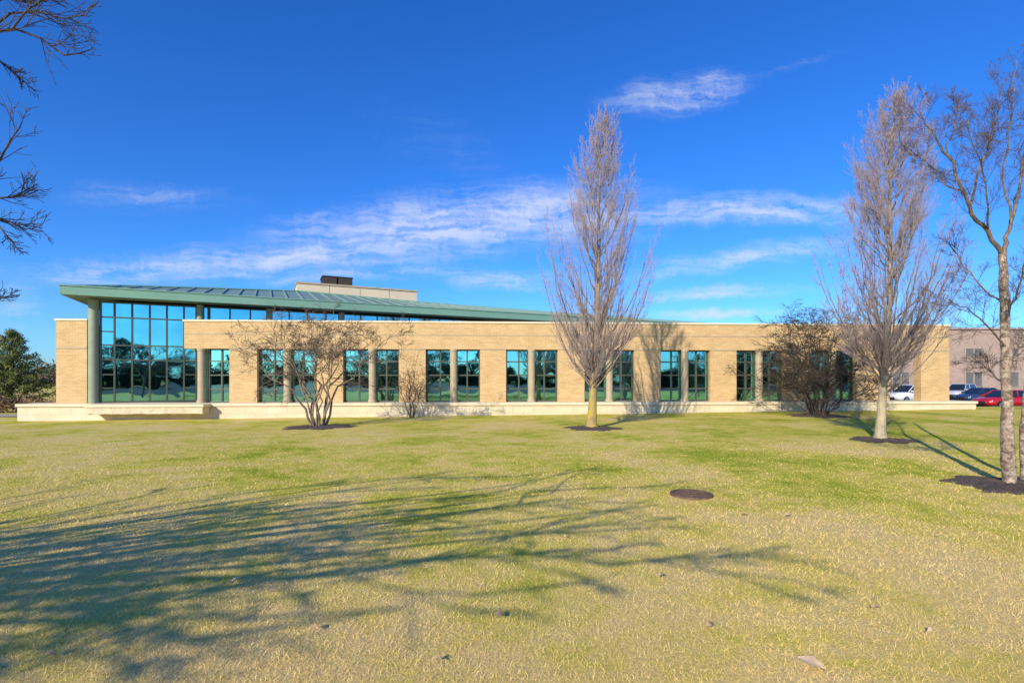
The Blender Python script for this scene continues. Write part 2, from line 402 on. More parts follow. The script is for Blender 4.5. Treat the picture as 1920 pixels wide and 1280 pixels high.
wing(window(root, e1, e1+.92*15, 4.02, 5.2, 0, vs, [], .06, None, 'clerestory_window'))
for px, z0, r in ((176, ZS, .2), (376, 4.02, .16), (505, 4.02, .16), (640, 4.02, .16)):
    s = WS(px); c = MB(); c.cyl(s, -.12 if px > 200 else -.05, z0, 5.24, r, 28); wing(c.build('column', M['corner_column'], root))
# roof: eave is level, ridge line climbs from the left corner then falls to the right
E0, ET, EB = -1.26, 5.67, 5.29
ridge = [(E0, .1, ET+.12)]
for px, py, yr in ((230,537.5,1.6),(390,541.5,3.6),(560,547,6.),(770,566,6.5),(1030,586,6.5),(1330,607,5.)):
    s, Y = WSY(px, yr); ridge.append((s, yr, EYE + (HY-py)/F*Y))
E1 = ridge[-1][0]
rf = MB(); n = len(ridge)
for (s, yr, zr) in ridge: rf.v += [(s, -1, ET), (s, yr, zr), (s, yr+6, ET-.3)]
for i in range(n-1): rf.f += [(i*3, (i+1)*3, (i+1)*3+1, i*3+1), (i*3+1, (i+1)*3+1, (i+1)*3+2, i*3+2)]
rf.f += [(0, 1, 2), ((n-1)*3, (n-1)*3+2, (n-1)*3+1)]
ro = wing(rf.build('roof', M['roof'], root))
def ridge_at(s):
    for p, q in zip(ridge, ridge[1:]):
        if p[0] <= s <= q[0]:
            k = (s-p[0])/(q[0]-p[0]); return p[1]+(q[1]-p[1])*k, p[2]+(q[2]-p[2])*k
    return ridge[-1][1:]
sm_ = MB(); s = E0+.1
while s < E1-.2:
    yt, zt = ridge_at(s)
    sm_.add([(s-.03,-1.0,ET),(s+.03,-1.0,ET),(s+.03,yt,zt),(s-.03,yt,zt),(s-.03,-1.0,ET+.07),(s+.03,-1.0,ET+.07),(s+.03,yt,zt+.07),(s-.03,yt,zt+.07)],
            [(4,5,6,7),(0,1,5,4),(1,2,6,5),(2,3,7,6),(3,0,4,7)])
    s += .75
sm_.build('roof_seams', M['seam'], ro)
rc = MB(); rc.tube([(p[0], p[1], p[2]+.03) for p in ridge], [.07]*n, 6); rc.build('ridge_cap', M['fascia'], ro)
fa = MB(); fa.box(E0, E1, -1.06, -.98, EB, ET-.01); fa.box(E0-.03, E1, -1.10, -.99, ET-.01, ET+.04)
fa.box(E0, E0+.07, -.98, 5.5, EB, ET-.02); fa.build('fascia', M['fascia'], ro)
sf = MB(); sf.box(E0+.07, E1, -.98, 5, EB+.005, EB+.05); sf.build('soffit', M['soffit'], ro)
# rooftop screen
sc = MB(); sc.box(8.8, 17.4, 9.4, 13, 5.2, 8.3)
so_ = wing(sc.build('rooftop_screen', M['screen'], root))
tr = MB(); tr.box(8.75, 17.45, 9.33, 13.05, 8.3, 8.42)
for q in range(1, 4): tr.box(8.8+q*2.15-.02, 8.8+q*2.15+.02, 9.385, 9.4, 5.2, 8.3)
tr.build('screen_trim', M['column'], so_)
ru = MB(); ru.box(10.6, 11.6, 10.3, 12, 8.42, 9.1); ru.box(11.68, 12.7, 10.3, 12, 8.42, 9.1); ru.box(10.55, 12.75, 10.25, 12.05, 9.1, 9.17)
ro2 = wing(ru.build('rooftop_unit', M['dark_metal'], root))
lv = MB()
for i in range(7):
    lv.box(10.65, 11.55, 10.26, 10.3, 8.47+i*.085, 8.51+i*.085); lv.box(11.73, 12.65, 10.26, 10.3, 8.47+i*.085, 8.51+i*.085)
lv.build('louvre', simple('louvre_metal', (.14,.10,.08), None, 4, .6), ro2)

# ------------------------------------------------------------ trees
def perp(r, d):
    v = Vector((r.gauss(0,1), r.gauss(0,1), r.gauss(0,1))); v -= d*v.dot(d)
    return v.normalized()
def grow(r, out, p, d, L, rad, lev, o):
    n = 3 if lev == 0 else (4 if lev == 1 else 5)
    pts = [p.copy()]
    d = d.normalized()
    for i in range(n):
        d = (d + perp(r, d)*o['wob']*r.uniform(.3, 1) + Z*o['up']).normalized()
        p = p + d*(L/n); pts.append(p)
    rads = [max(rad*(1-.62*i/n), o['minr']) for i in range(n+1)]
    out.append((lev, pts, rads))
    if lev > 0: sprout(r, out, pts, rads, L, lev-1, o)
def sprout(r, out, pts, rads, L, lev, o, nch=None, t0=.2):
    n = len(pts)-1; lo, hi = nch or o['nch']
    for k in range(r.randint(lo, hi)):
        t = r.uniform(t0, 1)*n; i = min(int(t), n-1); f = t-i
        q = pts[i].lerp(pts[i+1], f); dd = (pts[i+1]-pts[i]).normalized()
        an = r.uniform(*o['ang'])
        nd_ = dd*math.cos(an) + perp(r, dd)*math.sin(an)
        if 'flat' in o: nd_.z *= o['flat']
        grow(r, out, q, nd_, L*r.uniform(*o['lr'])*(1.15-.45*t/n), max(min((rads[i]*(1-f)+rads[i+1]*f)*.6, o.get('maxr', 9)), o['minr']), lev, o)
def bez(p0, p1, p2, n):
    return [p0*((1-t)**2) + p1*(2*t*(1-t)) + p2*(t*t) for t in [i/n for i in range(n+1)]]
def emit(rt, out, lim, mt, ml):
    A = MB(); B = MB()
    for lev, pts, rads in out:
        (A if lev >= lim else B).tube(pts, rads, 5 if lev >= lim else 3)
    if A.v: A.build('limbs', ml, rt, True)
    if B.v: B.build('twigs', mt, rt, True)
def poplar(name, label, base, top, prof, r0, seed, nb, mt):
    r = random.Random(seed); rt = empty(name, base); tag(rt, label, 'tree', 'upright columnar trees on the lawn')
    H = top.z; n = 16
    tp = []
    for i in range(n+1):
        t_ = i/n; p = top*t_; p = Vector((p.x + .06*math.sin(t_*9+seed)*t_, p.y + .05*math.cos(t_*8), p.z)); tp.append(p)
    tr_ = [r0*(1.0-.95*(i/n)**.6) for i in range(n+1)]
    T = MB(); fl = [tp[0]-Z*.15, tp[0]+Z*.02, tp[0]+Z*.18] + tp[1:]
    T.tube(fl, [r0*1.6, r0*1.35, r0*1.02] + [x for x in tr_[1:]], 12); T.build('trunk', mt, rt, True)
    def R_(t_):
        for (a0, b0), (a1, b1) in zip(prof, prof[1:]):
            if a0 <= t_ <= a1: return b0 + (b1-b0)*(t_-a0)/(a1-a0)
        return .02
    def TP(t_):
        i = min(int(t_*n), n-1); return tp[i].lerp(tp[i+1], t_*n-i)
    out = []; t_lo = prof[0][0]
    o = dict(wob=.14, up=.10, ang=(.2,.6), nch=(5,7), lr=(.32,.58), minr=.0027, maxr=.006)
    for k in range(nb):
        te = t_lo + .06 + (1-t_lo-.08)*((k+r.random())/nb)**.9
        az = k*2.39996 + r.uniform(-.4, .4)
        Re = R_(te)*r.uniform(.4, 1.0)
        drop = (Re*r.uniform(1.6, 2.7) + .25)/H
        ts = max(te-drop, t_lo-.03 + r.uniform(0, .10))
        p0 = TP(ts); p2 = TP(te) + Vector((math.cos(az), math.sin(az), 0))*Re
        p1 = p0.lerp(p2, .42) + Vector((math.cos(az), math.sin(az), 0))*Re*.26 - Z*(p2.z-p0.z)*.06
        pts = bez(p0, p1, p2, 7); L = (p2-p0).length
        rb = min(.008+.0052*L, tr_[min(int(ts*n), n)]*.55)
        rads = [max(rb*(1-.8*i/7), .004) for i in range(8)]
        for i in range(1, 7): pts[i] = pts[i] + Vector((r.gauss(0,.035), r.gauss(0,.035), 0))
        out.append((3, pts, rads))
        sprout(r, out, pts, rads, min(L, 1.9)*.72+.25, 1, o, (12, 15), .2)
        grow(r, out, pts[-1], (pts[-1]-pts[-2]), .35, rads[-1], 1, o)
    emit(rt, out, 2, M['pop_twig'], M['pop_limb'])
    return rt
def px_prof(base_py, d, top_py, rows, s):
    k = F/d
    return [((base_py-y)/(base_py-top_py), w_/k*s) for y, w_ in rows]
d = 17.2; bx, by = at(1110, 800, d).x, d; bz = G(bx, by)
d2 = 13.5
poplar('columnar_tree', 'bare columnar tree with yellowish trunk standing before the middle of the brick wall', Vector((bx, by, bz)),
       Vector((.40, 0, at(0, 198, d).z - bz)), px_prof(800, d, 195, [(720,12),(690,32),(650,62),(600,94),(530,118),(460,114),(400,90),(320,62),(260,38),(195,3)], 1.08), .175, 11, 135, M['pop_trunk'])
cx = at(1653, 825, d2).x
poplar('columnar_tree', 'bare columnar tree with pale trunk at right beside the birch', Vector((cx, d2, G(cx, d2))),
       Vector((.40, 0, at(0, 153, d2).z - G(cx, d2))), px_prof(825, d2, 150, [(720,14),(690,36),(640,74),(570,110),(490,122),(400,104),(300,72),(220,42),(150,3)], 1.05), .135, 23, 130, M['pop_trunk2'])

def bush(label, base, W, H, seed, nst, mt, ms, dense, low=.3, thick=1., mr=.0052, bow=.36, fall=.45, tl=.55, flat=.8, group='low spreading bare trees by the wall', name='multistem_tree', lv=2, minz=.18):
    r = random.Random(seed); rt = empty(name, base); tag(rt, label, 'tree' if lv == 2 else 'shrub', group)
    out = []; st = MB()
    o = dict(wob=.28, up=.02, ang=(.5,1.25), nch=(4,6), lr=(.4,.66), minr=mr, maxr=.013, flat=flat)
    for k in range(nst):
        az = k*2.39996 + r.uniform(-.3,.3); f = ((k+.5)/nst)**.45
        Re = W*f*r.uniform(.8, 1.0); He = H*(1-fall*f**3)*r.uniform(.8, .97)
        p0 = Vector((math.cos(az)*.06*W, math.sin(az)*.06*W, -.08)); p2 = Vector((math.cos(az)*Re, math.sin(az)*Re*.8, He))
        p1 = Vector((math.cos(az)*Re*bow, math.sin(az)*Re*bow*.8, He*.72))
        pts = bez(p0, p1, p2, 9)
        for i in range(2, 9): pts[i] = pts[i] + Vector((r.gauss(0,.10), r.gauss(0,.10), r.gauss(0,.07)))*min(1, W/2)
        rb = r.uniform(.036,.056)*thick; rads = [max(rb*(1-.88*i/9), .007*min(1, thick)) for i in range(10)]
        st.tube(pts, rads, 7)
        L = (p2-p0).length
        sprout(r, out, pts, rads, L*tl, lv, o, dense, low)
    st.build('stems', ms, rt, True)
    out = [q for q in out if min(p.z for p in q[1]) > H*minz and max(p.z for p in q[1]) < H*1.03]
    emit(rt, out, 2 if lv == 2 else 99, mt, ms)
dB = 18.2; bx2 = at(598, 795, dB).x
bush('bare multi-stemmed tree in a mulch bed before the left half of the wall', Vector((bx2, dB, G(bx2, dB))), 3.1, 4.5, 4, 13, M['bush_twig'], M['bush_stem'], (9, 11), .36, .95, .0052, .42, .34, .54, .75)
dC = 22.2; bx3 = at(1533, 775, dC).x
bush('dark dense bare multi-stemmed tree close to the wall left of the pale columnar tree', Vector((bx3, dC, G(bx3, dC))), 4.0, 4.9, 9, 22, M['bush_dark'], M['bush_dark'], (12, 15), .18, .75, .0065, .46, .70, .56, .6, minz=.10)
dS = 23.0; bxs = at(772, 782, dS).x
bush('small bare shrub against the wall just right of the left multi-stemmed tree', Vector((bxs, dS, G(bxs, dS))), 1.25, 3.0, 14, 11, M['bush_dark'], M['bush_dark'], (8, 10), .25, .36, .0042, .36, .4, .5, 1., None, 'bare_shrub', 1)

# birch at right
def pxline(lst, d, k=1.):
    return [at(x_, y_, d + dd) for (x_, y_, dd, w_) in lst], [w_/2/F*d*k for (_, _, _, w_) in lst]
dD = 7.76; bb = at(1893, 912, dD); bbase = Vector((bb.x, bb.y, G(bb.x, bb.y))); KB = .72
rt = empty('birch_tree', bbase); tag(rt, 'bare birch with peeling pale trunk at the right edge of the lawn', 'tree')
r = random.Random(31)
tl = [([(1893,925,0,44),(1892,905,0,32),(1889,800,.0,26),(1886,700,.02,23),(1885,600,.02,21),(1882,520,.0,19),(1880,470,0,17)], 'trunk'),
      ([(1925,922,.35,28),(1922,900,.35,22),(1921,800,.4,20),(1931,680,.45,17),(1948,540,.5,15),(1964,420,.5,12),(1990,280,.5,9)], 'trunk')]
for lst, nm_ in tl:
    p, q = pxline(lst, dD, KB)
    p2, q2 = [], []
    for i in range(len(p)-1):
        for j in range(5):
            f = j/5; p2.append(p[i].lerp(p[i+1], f) + (Vector((r.gauss(0,.005), r.gauss(0,.005), 0)))); q2.append((q[i]*(1-f)+q[i+1]*f)*r.uniform(.92,1.08))
    p2.append(p[-1]); q2.append(q[-1])
    T = MB(); T.tube([x_-bbase for x_ in p2], q2, 12); T.build(nm_, M['birch_trunk'], rt, True)
lim = [[(1881,478,0,13),(1852,432,-.1,11),(1822,402,-.2,10),(1802,352,-.3,8),(1776,292,-.35,6.5),(1748,246,-.4,4.5),(1722,205,-.4,2.5)],
       [(1880,475,0,13),(1893,430,.1,10),(1905,380,.2,8),(1918,300,.3,6.5),(1930,210,.3,4.5),(1938,120,.3,2.5)],
       [(1818,398,-.2,6.5),(1832,330,0,5.5),(1856,262,.1,4.5),(1872,205,.1,3.5),(1882,150,.1,2)],
       [(1896,420,.1,6.5),(1880,340,.0,5.5),(1888,250,-.2,4.5),(1902,170,-.2,3),(1908,110,-.2,2)],
       [(1885,570,0,6.5),(1842,540,.3,5),(1805,500,.5,3.6),(1778,455,.6,2.2)],
       [(1886,650,0,6),(1848,608,-.3,4.5),(1812,575,-.5,3),(1780,560,-.6,2)],
       [(1884,600,0,6),(1905,560,-.3,5),(1918,500,-.5,4),(1935,440,-.6,2.5)],
       [(1804,356,-.3,5),(1770,345,-.1,4),(1735,300,.1,3),(1705,285,.2,2)],
       [(1853,432,-.1,6),(1850,370,-.5,4),(1838,300,-.7,3),(1815,225,-.8,2)],
       [(1886,690,0,5),(1905,660,.3,4),(1930,640,.6,2.5)],
       [(1886,720,0,5),(1850,690,.4,3.6),(1815,672,.7,2)],
       [(1776,292,-.35,4),(1790,240,-.3,3),(1800,190,-.3,2)]]
out = []; o = dict(wob=.24, up=.05, ang=(.35,1.05), nch=(5,7), lr=(.42,.68), minr=.0016, maxr=.0046)
for lst in lim:
    p, q = pxline(lst, dD, KB*.92); p = [x_-bbase for x_ in p]
    p2, q2 = [p[0]], [q[0]]
    for i in range(len(p)-1):
        for f in (.33, .67):
            p2.append(p[i].lerp(p[i+1], f) + Vector((r.gauss(0,.018), r.gauss(0,.018), r.gauss(0,.018)))); q2.append((q[i]*(1-f)+q[i+1]*f)*r.uniform(.92,1.08))
        p2.append(p[i+1]); q2.append(q[i+1])
    out.append((4, p2, q2)); L = sum((p2[i+1]-p2[i]).length for i in range(len(p2)-1))
    sprout(r, out, p2, q2, min(L, 1.5)*.62, 2, o, (14, 18), .12)
emit(rt, out, 3, M['birch_twig'], M['birch_limb'])

# spreading tree at the left, mostly outside the frame: branches reach in, shadow lies on the lawn
lb = Vector((-10.5, -1.6, G(-10.5, -1.6))); rt = empty('spreading_tree', lb)
tag(rt, 'bare tree at the left edge whose dark branches reach into the sky', 'tree')
r = random.Random(77)
T = MB(); T.tube([Vector((0,0,-.1)), Vector((0,0,.1)), Vector((.05,.02,.8)), Vector((.12,.1,1.4)), Vector((.15,.15,1.9))], [.2,.16,.14,.13,.12], 12)
T.build('trunk', M['left_twig'], rt, True)
fork = Vector((.15,.15,1.8)) + lb
def inframe(p):
    return p.y > .05 and p.x > -p.y*1.03 and (p.z-EYE) < p.y*.75 and p.x < p.y
out = []; o = dict(wob=.16, up=.01, ang=(.2,.55), nch=(2,3), lr=(.5,.8), minr=.0085, maxr=.022, flat=.5)
for k in range(52):
    az = k*2.39996; f = math.sqrt((k+.5)/52)
    e = Vector((-7.6 + 5.9*f*math.cos(az), -2.0 + 3.3*f*math.sin(az), 4.4 - .7*f*f + r.uniform(-1.4,.5)))
    if e.x > -5.0: e.z = max(e.z, 4.0); e.y = max(e.y, -2.9)
    if inframe(e): continue
    ctrl = fork.lerp(e, .4) + Z*(.6-.2*f)
    pts = bez(fork, ctrl, e, 9)
    for i in range(1, 9): pts[i] = pts[i] + Vector((r.gauss(0,.07), r.gauss(0,.07), r.gauss(0,.07)))
    rb = r.uniform(.03,.055); rads = [max(rb*(1-.72*i/9), .014) for i in range(10)]
    out.append((3, pts, rads)); sprout(r, out, pts, rads, min((e-fork).length*.42, 2.2), 2, o, (4, 6), .25)
out = [q for q in out if not any(inframe(p) for p in q[1])]
vis = [([(-260,160,-.5,14),(-120,95,-.2,10),(-30,62,-.05,7),(30,55,0,5),(75,72,0,4),(120,104,.05,3.5),(150,100,.05,2.6),(174,92,.05,1.6)]),
       ([(-30,62,-.05,6),(20,25,.05,4.5),(70,22,.05,3.5),(120,35,.1,2.6),(160,28,.1,2.),(186,2,.1,1.5)]),
       ([(-40,95,-.1,6),(0,115,0,4),(30,140,.05,3),(52,158,.05,1.6)]),
       ([(20,58,0,4),(50,20,-.1,3.),(85,-5,-.1,2.5),(110,-40,-.1,2)]),
       ([(-40,20,0,5),(10,-5,0,4),(50,5,.05,3),(95,-10,.1,2)]),
       ([(-240,360,-.4,13),(-110,345,-.1,8),(-30,335,0,6),(0,300,0,4),(18,265,0,3),(38,238,0,1.6)]),
       ([(-100,350,-.1,7),(-20,372,0,4.5),(25,370,.05,3.2),(50,356,.05,2.4),(72,345,.05,1.6)]),
       ([(-80,360,-.1,7),(-10,410,0,4.5),(35,420,.05,3.2),(80,428,.05,1.6)]),
       ([(-10,410,0,4),(10,440,0,2.6),(35,468,0,1.6)]), ([(-60,575,0,4),(-10,562,0,2.6),(22,553,0,1.6)])]
vo = []; o2 = dict(wob=.24, up=.06, ang=(.4,.9), nch=(2,4), lr=(.35,.6), minr=.0013, maxr=.0027)
for lst in vis:
    p, q = pxline(lst, 2.4); vo.append((4, p, q)); L = sum((p[i+1]-p[i]).length for i in range(len(p)-1))
    s_ = []; sprout(r, s_, p, q, min(L, .6)*.62, 1, o2, (16, 22), .3)
    vo += [z_ for z_ in s_ if all(x_.x < -x_.y*.80 for x_ in z_[1])]
for st_ in ((-260,160,-.5), (-240,360,-.4), (-60,575,0)):
    e = at(st_[0], st_[1], 2.4 + st_[2])
    vo.append((4, bez(fork, fork.lerp(e, .5)+Z*.3, e, 8), [.045-.038*i/8 for i in range(9)]))
out += vo
out = [(l_, [p - lb for p in pts], q) for l_, pts, q in out]
emit(rt, out, 2, M['left_twig'], M['left_twig'])

# ------------------------------------------------------------ mulch rings
def put_mulch(x_, d_, rad, label, seed):
    r = random.Random(seed); b = MB(); n = 56; k = 9
    b.v.append((x_, d_, G(x_, d_)+.05))
    jit = [1 + .12*math.sin(i*.7+seed) + r.uniform(-.14,.14) for i in range(n)]
    for j in range(1, k+1):
        for i in range(n):
            w_ = 2*math.pi*i/n; q = rad*j/k*(1+(jit[i]-1)*j/k); xx = x_+q*math.cos(w_); yy_ = d_+q*math.sin(w_)
            b.v.append((xx, yy_, G(xx, yy_) + .05*(1-(j/k)**2) + (r.uniform(0,.03) if j < k else -.01)))
    for i in range(n): b.f.append((0, 1+i, 1+(i+1) % n))
    for j in range(k-1):
        for i in range(n): b.f.append((1+j*n+i, 1+(j+1)*n+i, 1+(j+1)*n+(i+1) % n, 1+j*n+(i+1) % n))
    tag(b.build('mulch_bed', M['mulch']), label, 'mulch bed', 'mulch rings around the trees')
put_mulch(bx2, dB, 1.2, 'dark mulch ring below the multi-stemmed tree at left', 1)
put_mulch(bx, by, .9, 'dark mulch ring around the trunk of the middle columnar tree', 2)
put_mulch(cx, d2, .72, 'dark mulch ring around the pale trunk of the right columnar tree', 3)
put_mulch(bbase.x, bbase.y, .72, 'dark mulch ring around the birch at the right edge', 4)
put_mulch(bx3, dC, 1.2, 'dark mulch ring below the dense tree close to the wall', 5)

# ------------------------------------------------------------ manhole, leaves
def ground_at(px, py):
    d_ = F*EYE/(py-HY)
    for _ in range(5):
        x_ = (px-960)/F*d_; d_ = F*(EYE-G(x_, d_))/(py-HY)
    return (px-960)/F*d_, d_
mx, my = ground_at(1296, 928); mz = G(mx, my)
mh = empty('manhole_cover', (mx, my, mz)); tag(mh, 'round rusty iron manhole cover set in the lawn', 'manhole cover')
b = MB(); n = 48
for (r0, z0) in ((.29,-.05),(.29,.03),(.245,.03),(.245,.012)):
    for i in range(n): b.v.append((r0*math.cos(2*math.pi*i/n), r0*math.sin(2*math.pi*i/n), z0))
for j in range(3):
    for i in range(n): b.f.append((j*n+i, j*n+(i+1) % n, (j+1)*n+(i+1) % n, (j+1)*n+i))
b.build('rim', M['iron'], mh)
b = MB(); b.cyl(0, 0, -.05, .018, .24, 48)
for i in range(-5, 6):
    for j in range(-5, 6):
        if (i*i+j*j) < 21 and (i, j) != (0, 0): b.box(i*.047-.014, i*.047+.014, j*.047-.014, j*.047+.014, .018, .027)
b.build('lid', M['iron'], mh)
b = MB(); b.box(.03-.05, .03+.05, -.012, .012, .027, .038); b.build('lift_bar', M['iron'], mh)
def leaf(px, py, size, rz, label, mat, group=None, seed=0):
    x_, y_ = ground_at(px, py); r = random.Random(seed)
    v = []; f = []; n = 6
    for i in range(n+1):
        t_ = i/n; w_ = size*.30*math.sin(math.pi*min(t_*.92+.06, 1))*(1+.25*math.sin(t_*14+seed))
        zz = .02*math.sin(t_*3)
        v += [(t_*size-size/2, -w_, zz+size*.07), (t_*size-size/2, 0, zz), (t_*size-size/2, w_, zz+size*.08)]
    for i in range(n):
        for j in range(2): f.append((i*3+j, i*3+3+j, i*3+j+4, i*3+j+1))
    o_ = mesh_obj('fallen_leaf', v, f, mat, None, True); o_.location = (x_, y_, G(x_, y_)+.025)
    o_.rotation_euler = (r.uniform(.1,.4), r.uniform(-.2,.2), rz)
    tag(o_, label, 'leaf', group)
leaf(1520, 1254, .14, -.7, 'large tan dry leaf lying on the grass at lower right', M['pale_leaf'], seed=1)
leaf(936, 1160, .08, .3, 'curled brown leaf on the grass at the bottom middle', M['leaf'], seed=2)
leaf(1478, 970, .09, .2, 'pale leaf on the lawn to the right of the manhole cover', M['pale_leaf'], seed=3)
leaf(443, 1093, .07, .5, 'pale leaf lying in the branch shadow on the left lawn', M['pale_leaf'], seed=4)
for i, (px, py) in enumerate([(210,1108),(820,1246),(1642,1146),(732,882),(1162,922),(1395,968),(1760,1010),(330,905),(1240,1085),(1060,1010),(590,1185),(1815,805),(1745,1190),(95,1235),(1330,1180),(510,960)]):
    leaf(px, py, .045 + .025*((i*7) % 3)/2, -.6 + (i % 5)*.3, 'small dry leaf scattered on the lawn', M['leaf'] if i % 3 else M['pale_leaf'], 'small dry leaves scattered on the lawn', 10+i)

# ------------------------------------------------------------ evergreen, hedge and woods
def flecks(name, centers, n, spread, size, mat, seed, parent=None, flat=1.):
    R = np.random.default_rng(seed); c = np.repeat(np.asarray(centers, float), n, 0); N_ = len(c)
    P = c + R.normal(0, 1, (N_, 3))*np.array([spread, spread, spread*flat])
    d_ = R.normal(0, 1, (N_, 3)); d_ /= np.linalg.norm(d_, axis=1)[:, None]
    e = R.normal(0, 1, (N_, 3)); e -= d_*np.sum(e*d_, 1)[:, None]; e /= np.linalg.norm(e, axis=1)[:, None]
    L_ = R.uniform(.6, 1.3, N_)[:, None]*size
    return tri_cloud(name, P, P-e*L_*.16, P+e*L_*.16, P+d_*L_, R.uniform(0, 1, N_), mat, parent)
def evergreen(px, d_, Rm, H, label, seed, group=None):
    x_ = (px-960)/F*d_; z_ = G(x_, d_); rt = empty('pine_tree', (x_, d_, z_)); tag(rt, label, 'tree', group)
    T = MB(); T.tube([Vector((0,0,-.1)), Vector((0,0,H*.5)), Vector((.05,0,H*.93))], [.2,.12,.02], 8); T.build('trunk', M['bush_dark'], rt)
    r = random.Random(seed); cs = []; B = MB()
    for k in range(60):
        t_ = (k+.5)/60; zz = H*(.06+.92*t_); rad = Rm*(1-t_)**.75*r.uniform(.6, 1.2); az = k*2.39996
        m_ = max(2, int(rad*3.2)); e = Vector((math.cos(az)*rad, math.sin(az)*rad, zz + .25*rad))
        B.tube([Vector((0,0,zz-.1)), e*.6+Vector((0,0,zz*.4-.1)), e], [.03,.02,.008], 3)
        for j in range(m_+1):
            q = (j+1.2)/(m_+1.2); cs.append((math.cos(az)*rad*q, math.sin(az)*rad*q, zz + .25*rad*q*q + r.uniform(-.1,.1)))
    B.build('limbs', M['bush_dark'], rt)
    flecks('crown', cs, 55, .11, .17, M['needle'], seed, rt, .7)
evergreen(22, 33, 2.9, 5.1, 'green evergreen beyond the left end of the brick building', 3)
evergreen(-75, 36, 3., 5.8, 'evergreen cut by the left edge of the photo', 8)
r = random.Random(2)
hc = [(-37 + i*.16 + r.uniform(-.2,.2), 29.5 + r.uniform(-.5,.5), -.3 + r.uniform(.1,.75)) for i in range(75)]
tag(flecks('dry_plants', hc, 60, .18, .3, M['dryplant'], 4), 'low dry brown ground planting at the left end of the building', 'plants', kind='stuff')
wcs = []
for i in range(2600):
    x_ = r.uniform(-190, 220); y_ = r.uniform(118, 150); h_ = (5 + 3.5*math.sin(x_*.11)*math.sin(x_*.041+1)+1.5*math.sin(x_*.31))
    wcs.append((x_, y_, -.5 + h_*r.random()**.8))
tag(flecks('far_woods', wcs, 30, .7, 1.1, M['brownwood'], 6), 'brown leafless woods along the horizon', 'woods', kind='stuff')
wcs = []
for i in range(2400):
    x_ = r.uniform(-120, 120); y_ = r.uniform(-75, -58)
    sp_ = abs(math.sin(x_*.19+.6))**7*6. + abs(math.sin(x_*.083+2))**5*3.5 + abs(math.sin(x_*.47))**5*2.
    h_ = 1.6 + sp_
    wcs.append((x_, y_, h_*r.random()**1.2))
tag(flecks('tree_line', wcs, 36, .35, .9, M['reflwood'], 7), 'line of dark trees mirrored in the windows', 'woods', kind='stuff')
b = MB(); b.add([(-160,-56,.03),(160,-56,.03),(160,-9,.03),(-160,-9,.03)], [(0,1,2,3)])  # unseen asphalt-coloured sheet, added so the lower window reflections turn darker
tag(b.build('added_dark_sheet', M['asphalt']), 'unseen dark sheet added behind the camera to darken the window reflections', 'added_dark_sheet', kind='structure')

# ------------------------------------------------------------ left path, right car park
b = MB(); nn = 14
for i in range(nn+1):
    x_ = -60 + (37.5)*i/nn
    for y_ in (25.6, 27.4): b.v.append((x_, y_, G(x_, y_)+.03))
for i in range(nn): b.f.append((2*i, 2*i+2, 2*i+3, 2*i+1))
tag(b.build('path', M['concrete']), 'pale concrete path at the left end of the building', 'path', kind='structure')
b = MB(); b.add([(23,34.4,-.792),(150,34.4,-.792),(150,90,-.792),(23,90,-.792)], [(0,1,2,3)])
tag(b.build('car_park', M['asphalt']), 'asphalt car park beyond the lawn', 'car park', kind='structure')
b = MB(); b.box(23, 150, 34.2, 34.4, -.9, -.67); tag(b.build('kerb', M['concrete']), 'concrete kerb of the car park', 'kerb', kind='structure')
b = MB()
for i in range(24): b.add([(30+i*2.7,44.5,-.788),(30.1+i*2.7,44.5,-.788),(30.1+i*2.7,49.5,-.788),(30+i*2.7,49.5,-.788)], [(0,1,2,3)])
tag(b.build('bay_markings', M['paint_line']), 'white painted parking bay lines', 'markings', kind='structure')
# brown building
fb = empty('brown_building', (40, 76, -.8), .0); tag(fb, 'two storey brown brick building far beyond the car park at right', 'building')
b = MB(); b.box(8, 95, 0, 30, -.3, 9.6); b.build('wall', M['redbrick'], fb)
b = MB(); b.box(7.8, 95.2, -.25, 30.2, 9.6, 9.85); b.build('coping', M['redbrick'], fb)
b = MB(); b.box(7.9, 95.1, -.06, 0, 4.9, 5.15); b.build('stone_band', M['redbrick'], fb)
for i in range(15):
    for z0, z1 in ((1.2, 3.2), (5.6, 6.7)):
        s = 11 + i*5.4
        b = MB(); b.box(s, s+2.6, -.04, .1, z0, z1); wo = b.build('window', M['farglass'], fb)
        b = MB()
        for q in (0, 1.27, 2.54): b.box(s+q-.04, s+q+.08, -.12, -.02, z0-.05, z1+.05)
        b.box(s-.1, s+2.7, -.14, -.02, z0-.13, z0-.051); b.box(s-.1, s+2.7, -.14, -.02, z1+.051, z1+.13)
        b.build('frame', M['farframe'], wo)

